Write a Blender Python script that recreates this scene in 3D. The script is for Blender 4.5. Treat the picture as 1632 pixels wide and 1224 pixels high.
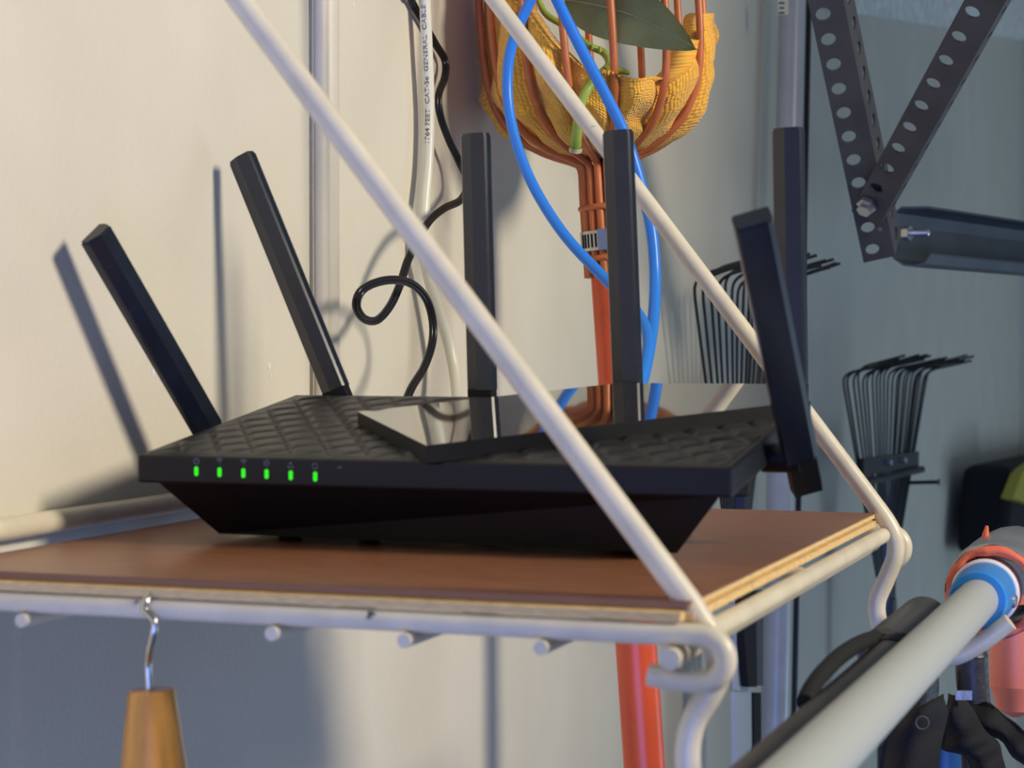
import bpy, math, random
from mathutils import Vector, Matrix, noise

random.seed(7)
scene = bpy.context.scene
COL = scene.collection
for o in list(bpy.data.objects):
    bpy.data.objects.remove(o)

# ------------------------------------------------------------------ camera
# World: X = out from the long wall, Y = along the wall, Z up (metres).
F = 3270.0                                   # focal length in pixels of a 1632 px wide frame
CAM = Vector((0.485, 0.0, 2.0))
YAW = math.atan(1154 / F)
PITCH = math.atan(72 / F)
fwd = Vector((-math.sin(YAW) * math.cos(PITCH), math.cos(YAW) * math.cos(PITCH), -math.sin(PITCH)))
right = Vector((math.cos(YAW), math.sin(YAW), 0.0))
up = right.cross(fwd).normalized()
cd = bpy.data.cameras.new('camera')
cd.sensor_width = 36.0
cd.lens = 36.0 * F / 1632.0
cd.clip_start = 0.02
cd.dof.use_dof = True
cd.dof.focus_distance = 1.22
cd.dof.aperture_fstop = 19.0
cam = bpy.data.objects.new('camera', cd)
COL.objects.link(cam)
cam.matrix_world = Matrix.Translation(CAM) @ Matrix((right, up, -fwd)).transposed().to_4x4()
scene.camera = cam

# ------------------------------------------------------------------ light
world = bpy.data.worlds.new('world')
scene.world = world
world.use_nodes = True
bgn = world.node_tree.nodes['Background']
bgn.inputs[0].default_value = (0.60, 0.78, 1.0, 1)
bgn.inputs[1].default_value = 0.17

def area(name, loc, target, size, power, color, shape='DISK', size_y=None):
    l = bpy.data.lights.new(name, 'AREA')
    l.shape = shape
    l.size = size
    if size_y: l.size_y = size_y
    l.energy = power
    l.color = color
    o = bpy.data.objects.new(name, l)
    COL.objects.link(o)
    o.location = loc
    o.rotation_euler = (Vector(target) - Vector(loc)).to_track_quat('-Z', 'Y').to_euler()
    return o

def spot(name, loc, target, angle, blend, radius, power, color):
    l = bpy.data.lights.new(name, 'SPOT')
    l.spot_size = math.radians(angle)
    l.spot_blend = blend
    l.shadow_soft_size = radius
    l.energy = power
    l.color = color
    o = bpy.data.objects.new(name, l)
    COL.objects.link(o)
    o.location = loc
    o.rotation_euler = (Vector(target) - Vector(loc)).to_track_quat('-Z', 'Y').to_euler()
    return o

spot('garage_lamp', (2.05, 0.72, 2.85), (0.0, 0.74, 2.42), 73, 0.80, 0.24, 172.0, (1.0, 0.89, 0.73))
area('side_door_daylight', (3.0, 3.7, 0.60), (0.0, 3.0, 1.9), 1.6, 25.0, (0.52, 0.74, 1.0), 'RECTANGLE', 1.9)
area('open_door_daylight', (0.75, -1.9, 1.20), (0.35, 0.8, 1.9), 2.0, 50.0, (0.19, 0.31, 1.0), 'RECTANGLE', 1.4)

vs = scene.view_settings
vs.view_transform = 'Standard'
vs.look = 'None'
vs.gamma = 1.0
vs.exposure = 0.0
vs.use_curve_mapping = False

# ------------------------------------------------------------------ measuring
def ray(px, py):
    return fwd + right * ((px - 816) / F) + up * ((612 - py) / F)

def at(px, py, X=None, Y=None, Z=None, T=None):
    d = ray(px, py)
    if X is not None: t = (X - CAM.x) / d.x
    elif Y is not None: t = (Y - CAM.y) / d.y
    elif Z is not None: t = (Z - CAM.z) / d.z
    else: t = T
    return CAM + d * t

def at_plane(px, py, p0, n):
    d = ray(px, py)
    return CAM + d * ((p0 - CAM).dot(n) / d.dot(n))

# ------------------------------------------------------------------ materials
MATS = {}
def mat(name, col, rough=0.6, metal=0.0, var=0.0, scale=30.0, bump=0.0, bscale=200.0, emit=None, estr=0.0,
        coat=0.0, stretch=None, col2=None, spec=0.5):
    if name in MATS: return MATS[name]
    m = bpy.data.materials.new(name)
    m.use_nodes = True
    nt = m.node_tree
    b = nt.nodes['Principled BSDF']
    b.inputs['Base Color'].default_value = (*col, 1)
    b.inputs['Roughness'].default_value = rough
    b.inputs['Metallic'].default_value = metal
    b.inputs['Specular IOR Level'].default_value = spec
    if coat: b.inputs['Coat Weight'].default_value = coat
    tc = nt.nodes.new('ShaderNodeTexCoord')
    src = tc.outputs['Object']
    if stretch:
        mp = nt.nodes.new('ShaderNodeMapping')
        mp.inputs['Scale'].default_value = stretch
        nt.links.new(src, mp.inputs[0])
        src = mp.outputs[0]
    if var or col2:
        n = nt.nodes.new('ShaderNodeTexNoise')
        n.inputs['Scale'].default_value = scale
        n.inputs['Detail'].default_value = 5
        nt.links.new(src, n.inputs['Vector'])
        r = nt.nodes.new('ShaderNodeValToRGB')
        c2 = col2 if col2 else tuple(max(0, c * (1 - var)) for c in col)
        c1 = col if col2 else tuple(min(1, c * (1 + var)) for c in col)
        r.color_ramp.elements[0].position = 0.35
        r.color_ramp.elements[1].position = 0.65
        r.color_ramp.elements[0].color = (*c2, 1)
        r.color_ramp.elements[1].color = (*c1, 1)
        nt.links.new(n.outputs[0], r.inputs[0])
        nt.links.new(r.outputs[0], b.inputs['Base Color'])
    if bump:
        n2 = nt.nodes.new('ShaderNodeTexNoise')
        n2.inputs['Scale'].default_value = bscale
        n2.inputs['Detail'].default_value = 3
        nt.links.new(src, n2.inputs['Vector'])
        bp = nt.nodes.new('ShaderNodeBump')
        bp.inputs['Strength'].default_value = bump
        bp.inputs['Distance'].default_value = 0.001
        nt.links.new(n2.outputs[0], bp.inputs['Height'])
        nt.links.new(bp.outputs[0], b.inputs['Normal'])
    if emit:
        b.inputs['Emission Color'].default_value = (*emit, 1)
        b.inputs['Emission Strength'].default_value = estr
    MATS[name] = m
    return m

M_wall = mat('painted_wall', (0.72, 0.675, 0.55), 0.62, var=0.035, scale=9, bump=0.35, bscale=260, spec=0.35)
M_trim = mat('trim_paint', (0.70, 0.65, 0.53), 0.45, var=0.04, scale=14)
M_ceil = mat('speckled_concrete', (0.86, 0.86, 0.78), 0.9, var=0.16, scale=60, bump=0.8, bscale=90)
M_floor = mat('floor_concrete', (0.30, 0.30, 0.29), 0.8, var=0.12, scale=6)
M_rod = mat('cream_rod_paint', (0.74, 0.67, 0.51), 0.34, var=0.07, scale=60, bump=0.1, bscale=400)
def scuffs(m):
    nt = m.node_tree
    b = nt.nodes['Principled BSDF']
    src = b.inputs['Base Color'].links[0].from_socket
    tc = nt.nodes.new('ShaderNodeTexCoord')
    n = nt.nodes.new('ShaderNodeTexNoise')
    n.inputs['Scale'].default_value = 95
    n.inputs['Detail'].default_value = 4
    r = nt.nodes.new('ShaderNodeValToRGB')
    r.color_ramp.elements[0].position = 0.735
    r.color_ramp.elements[1].position = 0.775
    mx_ = nt.nodes.new('ShaderNodeMixRGB')
    mx_.inputs[2].default_value = (0.06, 0.055, 0.06, 1)
    nt.links.new(tc.outputs['Object'], n.inputs['Vector'])
    nt.links.new(n.outputs[0], r.inputs[0])
    nt.links.new(r.outputs[0], mx_.inputs[0])
    nt.links.new(src, mx_.inputs[1])
    nt.links.new(mx_.outputs[0], b.inputs['Base Color'])
scuffs(M_rod)
M_ply_top = mat('brown_laminate', (0.32, 0.132, 0.064), 0.33, col2=(0.22, 0.088, 0.044), scale=16, stretch=(3, 26, 3), bump=0.08, bscale=120)
M_ply_edge = mat('pale_core', (0.78, 0.55, 0.25), 0.65, var=0.14, scale=60, stretch=(3, 3, 20), bump=0.3, bscale=300)
M_blackp = mat('black_plastic', (0.006, 0.006, 0.007), 0.45, var=0.2, scale=80, spec=0.3)
M_band = mat('satin_black_plastic', (0.007, 0.007, 0.009), 0.40, spec=0.35)
M_reliefp = mat('matte_black_plastic', (0.016, 0.016, 0.017), 0.40, bump=0.15, bscale=900, spec=0.4)
M_gloss = mat('piano_black', (0.010, 0.009, 0.009), 0.045, spec=0.9, coat=1.0)
M_ant = mat('antenna_plastic', (0.009, 0.013, 0.023), 0.26, var=0.2, scale=60, spec=0.6)  # navy in the base colour stands in for bluish reflections on the antennas
M_led = mat('led_green', (0.01, 0.2, 0.01), 0.5, emit=(0.03, 0.85, 0.005), estr=1.0)
M_icon = mat('icon_print', (0.16, 0.16, 0.22), 0.5)
M_bluec = mat('blue_cable', (0.03, 0.24, 0.86), 0.36)
M_whitec = mat('white_cable', (0.80, 0.78, 0.62), 0.34)
M_ink = mat('black_ink', (0.03, 0.03, 0.035), 0.6)
M_blackc = mat('black_cord', (0.012, 0.012, 0.014), 0.30)
M_wire = mat('orange_brown_wire', (0.54, 0.155, 0.045), 0.40, var=0.15, scale=50)
M_pole = mat('red_orange_pole', (0.74, 0.095, 0.028), 0.30, var=0.08, scale=20)
M_steel = mat('clamp_steel', (0.55, 0.55, 0.54), 0.28, 1.0)
M_alu = mat('aluminium', (0.66, 0.65, 0.62), 0.32, 0.12, var=0.06, scale=25)
M_angle = mat('dark_steel', (0.085, 0.085, 0.088), 0.55, 0.3, var=0.12, scale=25)
M_track = mat('galvanised_track', (0.10, 0.115, 0.135), 0.42, 0.4, var=0.15, scale=14)
M_zinc = mat('zinc_bolt', (0.6, 0.62, 0.63), 0.3, 0.9)
M_tine = mat('black_tine', (0.010, 0.011, 0.013), 0.35)
M_pvc = mat('grey_pvc', (0.47, 0.50, 0.49), 0.40)
M_bring = mat('blue_collar', (0.03, 0.27, 0.72), 0.40)
M_white = mat('white_collar', (0.82, 0.84, 0.90), 0.40)
M_foam = mat('orange_foam', (0.93, 0.19, 0.10), 0.65, var=0.10, scale=40, bump=0.3, bscale=300)
M_orange = mat('orange_plastic', (1.0, 0.27, 0.165), 0.42)
M_tape = mat('duct_tape', (0.36, 0.37, 0.40), 0.33, 0.55, var=0.12, scale=40, bump=0.5, bscale=120)
M_dkpipe = mat('dark_rubber_hose', (0.035, 0.036, 0.042), 0.42, bump=0.6, bscale=220)
M_dkgrey = mat('charcoal_tube', (0.060, 0.058, 0.058), 0.42, var=0.15, scale=30)
M_nylon = mat('black_nylon', (0.006, 0.006, 0.007), 0.85, bump=0.4, bscale=600)
M_blue2 = mat('blue_label', (0.02, 0.10, 0.30), 0.4)
M_yellow = mat('yellow_strap', (0.50, 0.42, 0.02), 0.6)
M_handle = mat('varnished_wood', (0.66, 0.285, 0.045), 0.24, var=0.22, scale=40, stretch=(4, 4, 0.6), coat=0.5)
M_hook = mat('hook_steel', (0.62, 0.61, 0.58), 0.22, 1.0)
M_leaf = mat('leaf_green', (0.175, 0.205, 0.085), 0.40, var=0.18, scale=40, bump=0.2, bscale=300)
M_vein = mat('leaf_vein', (0.30, 0.33, 0.16), 0.5)
M_stem = mat('stem_green', (0.30, 0.40, 0.06), 0.45, var=0.2, scale=80)
M_cut = mat('cut_stem', (0.55, 0.50, 0.28), 0.8, var=0.25, scale=300)
M_paleflat = mat('pale_grey_tool', (0.55, 0.60, 0.62), 0.5)

def towel_mat():
    m = bpy.data.materials.new('orange_terry')
    m.use_nodes = True
    nt = m.node_tree
    b = nt.nodes['Principled BSDF']
    b.inputs['Roughness'].default_value = 0.9
    b.inputs['Specular IOR Level'].default_value = 0.15
    b.inputs['Sheen Weight'].default_value = 0.25
    uv = nt.nodes.new('ShaderNodeTexCoord')
    w = nt.nodes.new('ShaderNodeTexVoronoi')
    mp = nt.nodes.new('ShaderNodeMapping')
    mp.inputs['Scale'].default_value = (210, 62, 1)
    nt.links.new(uv.outputs['UV'], mp.inputs[0])
    nt.links.new(mp.outputs[0], w.inputs['Vector'])
    w.inputs['Scale'].default_value = 1.0
    w.inputs['Randomness'].default_value = 0.35
    r = nt.nodes.new('ShaderNodeValToRGB')
    r.color_ramp.elements[0].position = 0.1
    r.color_ramp.elements[0].color = (1.0, 0.60, 0.095, 1)
    r.color_ramp.elements[1].position = 0.75
    r.color_ramp.elements[1].color = (0.93, 0.41, 0.042, 1)
    nt.links.new(w.outputs['Distance'], r.inputs[0])
    nt.links.new(r.outputs[0], b.inputs['Base Color'])
    bp = nt.nodes.new('ShaderNodeBump')
    bp.invert = True
    bp.inputs['Strength'].default_value = 0.9
    bp.inputs['Distance'].default_value = 0.0018
    nt.links.new(w.outputs['Distance'], bp.inputs['Height'])
    nt.links.new(bp.outputs[0], b.inputs['Normal'])
    return m
M_towel = towel_mat()

# ------------------------------------------------------------------ mesh helpers
class MB:
    def __init__(s):
        s.v = []; s.f = []; s.sm = []; s.mi = []
    def add(s, verts, faces, smooth=False, mi=0):
        n = len(s.v)
        s.v += [tuple(p) for p in verts]
        for f in faces:
            s.f.append(tuple(i + n for i in f)); s.sm.append(smooth); s.mi.append(mi)
        return s
    def build(s, name, m, parent=None, mods=None):
        me = bpy.data.meshes.new(name)
        me.from_pydata(s.v, [], s.f)
        for mm in (m if isinstance(m, (list, tuple)) else [m]):
            me.materials.append(mm)
        me.polygons.foreach_set('use_smooth', s.sm)
        me.polygons.foreach_set('material_index', s.mi)
        me.update()
        o = bpy.data.objects.new(name, me)
        COL.objects.link(o)
        if parent:
            o.parent = parent
            o.matrix_parent_inverse = parent.matrix_world.inverted() if False else Matrix.Translation(-parent.location)
        return o
    # ---- shapes
    def hexa(s, c8, smooth=False, mi=0):          # 8 corners: bottom 4 ccw, top 4 ccw
        return s.add(c8, [(3, 2, 1, 0), (4, 5, 6, 7), (0, 1, 5, 4), (1, 2, 6, 5), (2, 3, 7, 6), (3, 0, 4, 7)], smooth, mi)
    def box(s, lo, hi, mi=0):
        (a, b, c), (d, e, f) = lo, hi
        return s.hexa([(a, b, c), (d, b, c), (d, e, c), (a, e, c), (a, b, f), (d, b, f), (d, e, f), (a, e, f)], mi=mi)
    def bbox(s, lo, hi, r, mi=0):                 # box with chamfered edges
        lo = Vector(lo); hi = Vector(hi); vs = []; idx = {}
        for ix in (0, 1):
            for iy in (0, 1):
                for iz in (0, 1):
                    for k in range(3):
                        p = [lo[0] if not ix else hi[0], lo[1] if not iy else hi[1], lo[2] if not iz else hi[2]]
                        sg = [1 - 2 * ix, 1 - 2 * iy, 1 - 2 * iz]
                        for j in range(3):
                            if j != k: p[j] += sg[j] * r
                        idx[(ix, iy, iz, k)] = len(vs); vs.append(p)
        fs = []
        for k in range(3):
            a, b = [j for j in range(3) if j != k]
            for e in (0, 1):
                q = []
                for (p, r2) in ((0, 0), (1, 0), (1, 1), (0, 1)):
                    i = [0, 0, 0]; i[k] = e; i[a] = p; i[b] = r2
                    q.append(idx[(*i, k)])
                fs.append(q)
            for p in (0, 1):
                for r2 in (0, 1):
                    i0 = [0, 0, 0]; i0[a] = p; i0[b] = r2
                    i1 = list(i0); i1[k] = 1
                    fs.append([idx[(*i0, a)], idx[(*i1, a)], idx[(*i1, b)], idx[(*i0, b)]])
        for ix in (0, 1):
            for iy in (0, 1):
                for iz in (0, 1):
                    fs.append([idx[(ix, iy, iz, k)] for k in range(3)])
        c = (lo + hi) / 2
        out = []
        for f in fs:
            P = [Vector(vs[i]) for i in f]
            n = (P[1] - P[0]).cross(P[2] - P[0])
            m = sum(P, Vector()) / len(P) - c
            out.append(f if n.dot(m) > 0 else f[::-1])
        return s.add(vs, out, mi=mi)
    def tube(s, pts, r, n=14, caps=True, mi=0, closed=False, flat=1.0, upv=None):
        pts = [Vector(p) for p in pts]
        N = len(pts)
        rs = r if isinstance(r, (list, tuple)) else [r] * N
        T = []
        for i in range(N):
            if closed: t = pts[(i + 1) % N] - pts[i - 1]
            else: t = pts[min(i + 1, N - 1)] - pts[max(i - 1, 0)]
            T.append(t.normalized())
        u0 = Vector(upv) if upv else (Vector((0, 0, 1)) if abs(T[0].z) < 0.9 else Vector((1, 0, 0)))
        a = (u0 - T[0] * u0.dot(T[0])).normalized()
        vs = []
        for i in range(N):
            a = (a - T[i] * a.dot(T[i])).normalized()
            b = T[i].cross(a)
            for k in range(n):
                an = 2 * math.pi * k / n
                vs.append(pts[i] + a * (math.cos(an) * rs[i]) + b * (math.sin(an) * rs[i] * flat))
        fs = []
        for i in range(N if closed else N - 1):
            j = (i + 1) % N
            for k in range(n):
                l = (k + 1) % n
                fs.append((i * n + k, i * n + l, j * n + l, j * n + k))
        s.add(vs, fs, True, mi)
        if caps and not closed:
            s.add(vs[:n], [tuple(range(n))[::-1]], False, mi)
            s.add(vs[-n:], [tuple(range(n))], False, mi)
        return s
    def lathe(s, p0, axis, prof, n=24, mi=0, smooth=True):   # prof: list of (distance along axis, radius)
        p0 = Vector(p0); ax = Vector(axis).normalized()
        pts = [p0 + ax * d for d, r in prof]
        u0 = Vector((0, 0, 1)) if abs(ax.z) < 0.9 else Vector((1, 0, 0))
        a = (u0 - ax * u0.dot(ax)).normalized(); b = ax.cross(a)
        for i in range(len(prof) - 1):
            (d0, r0), (d1, r1) = prof[i], prof[i + 1]
            vs = []
            for (pp, r) in ((pts[i], r0), (pts[i + 1], r1)):
                for k in range(n):
                    an = 2 * math.pi * k / n
                    vs.append(pp + a * math.cos(an) * r + b * math.sin(an) * r)
            s.add(vs, [(k, (k + 1) % n, n + (k + 1) % n, n + k) for k in range(n)], smooth, mi)
        return s
    def prism(s, section, p0, p1, xa, ya, mi=0, smooth=False):   # 2-D section extruded from p0 to p1
        p0 = Vector(p0); p1 = Vector(p1); xa = Vector(xa); ya = Vector(ya); n = len(section)
        vs = [p + xa * x + ya * y for p in (p0, p1) for x, y in section]
        fs = [(k, (k + 1) % n, n + (k + 1) % n, n + k) for k in range(n)]
        s.add(vs, fs, smooth, mi)
        s.add(vs, [tuple(range(n))[::-1], tuple(range(n, 2 * n))], False, mi)
        return s

def spline(P, sub=8):
    P = [Vector(p) for p in P]
    if len(P) < 3: return P
    out = []
    for i in range(len(P) - 1):
        p0 = P[i - 1] if i else P[0] * 2 - P[1]
        p1, p2 = P[i], P[i + 1]
        p3 = P[i + 2] if i + 2 < len(P) else P[-1] * 2 - P[-2]
        for k in range(sub):
            t = k / sub
            out.append(0.5 * ((2 * p1) + (p2 - p0) * t + (2 * p0 - 5 * p1 + 4 * p2 - p3) * t * t + (3 * p1 - p0 - 3 * p2 + p3) * t ** 3))
    out.append(P[-1])
    return out

def tag(o, label=None, cat=None, group=None, kind=None):
    if label: o['label'] = label
    if cat: o['category'] = cat
    if group: o['group'] = group
    if kind: o['kind'] = kind
    return o

def thing(name, loc, label, cat, group=None):
    o = bpy.data.objects.new(name, None)
    o.empty_display_size = 0.02
    COL.objects.link(o)
    o.location = loc
    return tag(o, label, cat, group)

def sub(o, parent):                               # re-parent a part built in world space as a sub-part
    return o

# sub-parts: parent is a mesh part whose own matrix_parent_inverse cancels the empty, so world space = local space
def child(mb, name, m, part):
    o = mb.build(name, m)
    o.parent = part
    return o

# ------------------------------------------------------------------ the setting
WZ0, WZ1 = 0.0, 3.2
y_seam = at(497, 540, X=0).y
wall = MB().box((-0.10, -2.0, WZ0), (-0.012, 5.0, WZ1)).build('wall_left', M_wall)
tag(wall, 'beige painted wall behind the wire shelf', kind='structure')
ZL = 1.885
MB().box((-0.0119, -2.0, WZ0), (0.0, 5.0, ZL)).build('wall_panel', M_wall, wall)
MB().box((-0.0119, -2.0, ZL), (0.0, y_seam - 0.0030, WZ1)).build('wall_panel', M_wall, wall)
MB().box((-0.0119, y_seam + 0.0018, ZL), (0.0, 5.0, WZ1)).build('wall_panel', M_wall, wall)
def bead(y0, y1, h, nm):
    c = (y0 + y1) / 2; w = (y1 - y0) / 2
    sec = [(w * math.cos(a), h * math.sin(a)) for a in [math.pi * k / 14 for k in range(15)]]
    m = MB().prism(sec, (0.0, c, ZL), (0.0, c, WZ1), (0, 1, 0), (1, 0, 0), smooth=True)
    return m.build(nm, M_trim)
ya, yb, yc = y_seam + 0.0025, at(524, 540, X=0.004).y, at(543, 540, X=0.004).y
tag(bead(ya, yb - 0.0006, 0.0065, 'trim_1'), 'wider rounded vertical bead beside the dark wall seam', kind='structure')
tag(bead(yb + 0.0006, yc, 0.0060, 'trim_2'), 'narrower rounded vertical bead on the wall', kind='structure')
for cx_, cy_, cr in ((243, 592, .0016), (428, 584, .0018), (430, 598, .0010), (562, 8, .0010), (1330, 655, .0014)):
    pc = at(cx_, cy_, X=0.0)
    sec = [(cr * random.uniform(.5, 1.2) * math.cos(a), 1.6 * cr * random.uniform(.5, 1.2) * math.sin(a)) for a in [2 * math.pi * k / 9 for k in range(9)]]
    MB().prism(sec, pc - Vector((.0002, 0, 0)), pc + Vector((.0004, 0, 0)), (0, 1, 0), (0, 0, 1)).build('paint_chip', mat('bare_plaster', (.85, .83, .78), .8), wall)
tag(MB().box((-0.10, 5.0, WZ0), (5.0, 5.1, WZ1)).build('wall_back', M_wall), 'far end wall of the garage', kind='structure')
tag(MB().box((-0.10, -2.0, -0.1), (5.0, 5.1, 0.0)).build('floor', M_floor), 'concrete garage floor', kind='structure')
# speckled concrete strip high up on the wall at the right, its lower edge rising away from the camera
c0 = at(1390, 30, X=0.0); c1 = at(1632, 66, X=0.0)
sl = (c1.z - c0.z) / (c1.y - c0.y)
zs = lambda y: c0.z + (y - c0.y) * sl
s0, s1 = at(1312, 20, X=0.0).y, 5.0
tag(MB().hexa([(0.0001, s0, zs(s0)), (0.02, s0, zs(s0)), (0.02, s1, zs(s1)), (0.0001, s1, zs(s1)),
               (0.0001, s0, WZ1), (0.02, s0, WZ1), (0.02, s1, WZ1), (0.0001, s1, WZ1)]).build('wall_concrete', M_ceil),
    'speckled pale concrete strip high on the wall at the right', kind='structure')

# ------------------------------------------------------------------ wire shelf
ZB = 2.0 - 0.0866                     # top of the board
TH = 0.0064                           # board thickness
XO, YN, YF = 0.317, 0.650, 1.022      # outer edge, near edge, far edge of the board
XI = 0.014
RC, RL, RB = 0.0038, 0.0034, 0.0044   # rods
ZC = ZB - TH - RC - 0.0003            # axis of the cross rods
sh = thing('wire_shelf', (0.0, 0.83, ZC), 'cream painted wire shelf with two slanted brace rods on the beige wall', 'wire shelf')
XE = 0.3250
def curl(y, end=171, tail=True):
    P = [(0.0, y, ZC), (0.10, y, ZC), (0.20, y, ZC), (XE - 0.012, y, ZC)]
    rr = 0.0077
    cz = ZC - rr
    cx = XE - 0.004
    arc = [(cx + rr * math.sin(a), y, cz + rr * math.cos(a)) for a in [math.radians(d) for d in range(0, end, 10)]]
    return P[:-1] + [(cx - 0.006, y, ZC)] + arc + ([(cx - 0.010, y, cz - rr + 0.0004), (cx - 0.018, y, cz - rr + 0.0016)] if tail else [])
MB().tube(curl(YN + 0.002), RC, 18).build('cross_rod', M_rod, sh)
MB().tube(curl(YF + 0.012, 151, False), RC * 1.1, 18).build('cross_rod', M_rod, sh)
MB().tube([(0.0, (YN + YF) / 2, ZC), (XO, (YN + YF) / 2, ZC)], RC * 0.8, 12).build('cross_rod', M_rod, sh)
# long rods under the cross rods, ends showing towards the camera
for px, py in ((28, 985), (428, 1001), (640, 1013), (858, 1023)):
    p = at(px, py, Y=YN - 0.006)
    MB().tube([(p.x, YN - 0.004, ZC - RC - 0.0022), (p.x, YF + 0.018, ZC - RC - 0.0022)], 0.0025, 14).build('long_rod', M_rod, sh)
p = at(1064, 1047, Y=YN - 0.008)
MB().tube([(XE - 0.0130, YN - 0.006, ZC - RC - 0.0033), (XE - 0.0130, YF + 0.02, ZC - RC - 0.0033)], 0.0035, 18).build('long_rod', M_rod, sh)
# outer rod just below the board's outer edge
MB().tube([(XO + 0.0035, YN + 0.008, ZC - 0.0004), (XO + 0.0035, YF - 0.004, ZC - 0.0004)], 0.0038, 18).build('outer_rod', M_rod, sh)
# rail along the wall
MB().tube([(0.0052, 0.25, ZB + 0.0080), (0.0052, YF + 0.02, ZB + 0.0080)], 0.0050, 18).build('wall_rail', M_rod, sh)
# braces with the S bend and tool hook
def brace(y, lower, up2, S, r):
    a = at(*lower, Y=y); b = at(*up2, Y=y)
    d = (b - a)
    top = a + d * (a.x - 0.006) / (a.x - b.x)
    pts = [top + Vector((-0.002, 0, 0.03)), top + Vector((0.0015, 0, 0.006))]
    for k in range(1, 9): pts.append(top.lerp(a, k / 8))
    S3 = [at(x, yy, Y=y) for x, yy in S]
    pts = [pts[0], pts[1]] + pts[2:-1] + spline([a] + S3, 7)
    return MB().tube(pts, r, 20).build('brace_rod', M_rod, sh)
YB1, YB2 = YN + 0.0115, YF + 0.001
brace(YB1, (1098, 960), (382, 0), [(1135, 1020), (1147, 1062), (1132, 1104), (1107, 1145), (1096, 1190), (1100, 1240), (1124, 1290), (1170, 1318), (1240, 1310), (1310, 1270)], RB)
brace(YB2, (1378, 782), (788, 0), [(1420, 842), (1427, 882), (1413, 922), (1398, 960), (1403, 998), (1428, 1028), (1470, 1048), (1520, 1047), (1562, 1026), (1610, 991)], RB)

# ------------------------------------------------------------------ shelf board: two click planks
bd = thing('shelf_board', (0.165, 0.83, ZB - TH), 'brown wood laminate board with pale edges under the black router', 'board')
y_split = at(1201, 900, X=XO).y
for k, (ya_, yb_) in enumerate(((YN + 0.006, y_split - 0.0004), (y_split + 0.0004, YF - 0.002))):
    m = MB()
    g = 0.0016
    zt, zb = ZB, ZB - TH
    # core with a groove along the outer edge (pale), thin brown wear layer on top
    x1 = XO
    sec = [(XI, zb), (x1, zb), (x1, zb + 0.0026), (x1 - 0.005, zb + 0.0029), (x1 - 0.005, zb + 0.0037), (x1 - 0.0006, zb + 0.0040), (x1 - 0.0006, zt - 0.0006), (XI, zt - 0.0006)]
    m.prism(sec, (0, ya_, 0), (0, yb_, 0), (1, 0, 0), (0, 0, 1))
    pl = m.build('plank', M_ply_edge, bd)
    child(MB().box((XI - 0.0003, ya_ - 0.0002, zt - 0.00055), (x1 - 0.0006, yb_ + 0.0002, zt)), 'wear_layer', M_ply_top, pl)
    if k == 0:
        child(MB().box((XI, YN, zb + 0.0002), (XO - 0.003, YN + 0.0061, zb + 0.0032)), 'tongue', M_ply_edge, pl)
        child(MB().box((XI, YN + 0.0056, zb + 0.0036), (XO - 0.002, YN + 0.0060, zt - 0.0006)), 'edge_strip', mat('edge_strip', (0.27, 0.155, 0.10), 0.6), pl)  # thin grey-brown strip over the plank's near edge face

# ------------------------------------------------------------------ router
RX0, RX1, RY0, RY1 = 0.048, 0.3045, 0.763, 0.917
RZF, RZB = 2.0 - 0.0490, 2.0 - 0.0275
rt = thing('router', (0.176, 0.84, ZB), 'black wireless router with six antennas and green status lights on the shelf', 'router')
tilt = (RZB - RZF) / (RY1 - RY0)
zt = lambda y: RZF + (y - RY0) * tilt
BH = 0.0118
# band
m = MB()
i0, i1 = 0.0015, 0.0
m.hexa([(RX0, RY0, RZF - BH), (RX1, RY0, RZF - BH), (RX1, RY1, RZB - BH), (RX0, RY1, RZB - BH),
        (RX0, RY0, RZF), (RX1, RY0, RZF), (RX1, RY1, RZB), (RX0, RY1, RZB)])
band = m.build('rim_band', M_band, rt)
bv = band.modifiers.new('bevel', 'BEVEL'); bv.width = 0.0012; bv.segments = 2
# tapered lower body
zbb = ZB + 0.0030
bx0, bx1, by0, by1 = 0.074, 0.280, RY0 + 0.024, RY1 - 0.02
MB().hexa([(bx0, by0, zbb), (bx1, by0 - .013, zbb), (bx1 - .050, by1, zbb), (bx0, by1, zbb),
           (RX0 + .006, RY0 + .006, RZF - BH + .0005), (RX1 - .006, RY0 + .006, RZF - BH + .0005), (RX1 - .058, RY1 - .006, RZB - BH + .0005), (RX0 + .006, RY1 - .006, RZB - BH + .0005)]).build('lower_body', M_blackp, rt)
for fx in (bx0 + .028, bx1 - .028):
    for fy in (by0 + .012, by1 - .012):
        MB().lathe((fx, fy, ZB + 0.0001), (0, 0, 1), [(0, 0.0001), (0, .0050), (.0030, .0055), (.0034, 0.0001)], 16).build('foot', M_blackp, rt)
# relief panel on top: raised lozenges
NX, NY = 220, 100
vs, fs = [], []
mx = 0.0022
for j in range(NY + 1):
    for i in range(NX + 1):
        x = RX0 + mx + (RX1 - RX0 - 2 * mx) * i / NX
        y = RY0 + mx + (RY1 - RY0 - 2 * mx) * j / NY
        p_ = (x - 0.60 * (y - RY0)) / 0.0172 + 40
        q_ = (x + 0.60 * (y - RY0)) / 0.0172 + 40
        fp, fq = p_ % 1, q_ % 1
        e = (1 - abs(2 * fp - 1) ** 6) * (1 - abs(2 * fq - 1) ** 6)
        edge = min(i, NX - i, j, NY - j)
        fade = min(1.0, min(i, NX - i) / 9.0, min(j, NY - j) / 6.0)
        h = (0.0005 * e + 0.0010 * e * (1 - fq) + 0.0004 * e * fp) * fade
        if edge == 0: h = -0.0004
        vs.append((x, y, zt(y) + 0.0002 + h))
for j in range(NY):
    for i in range(NX):
        a = j * (NX + 1) + i
        fs.append((a, a + 1, a + NX + 2, a + NX + 1))
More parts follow.
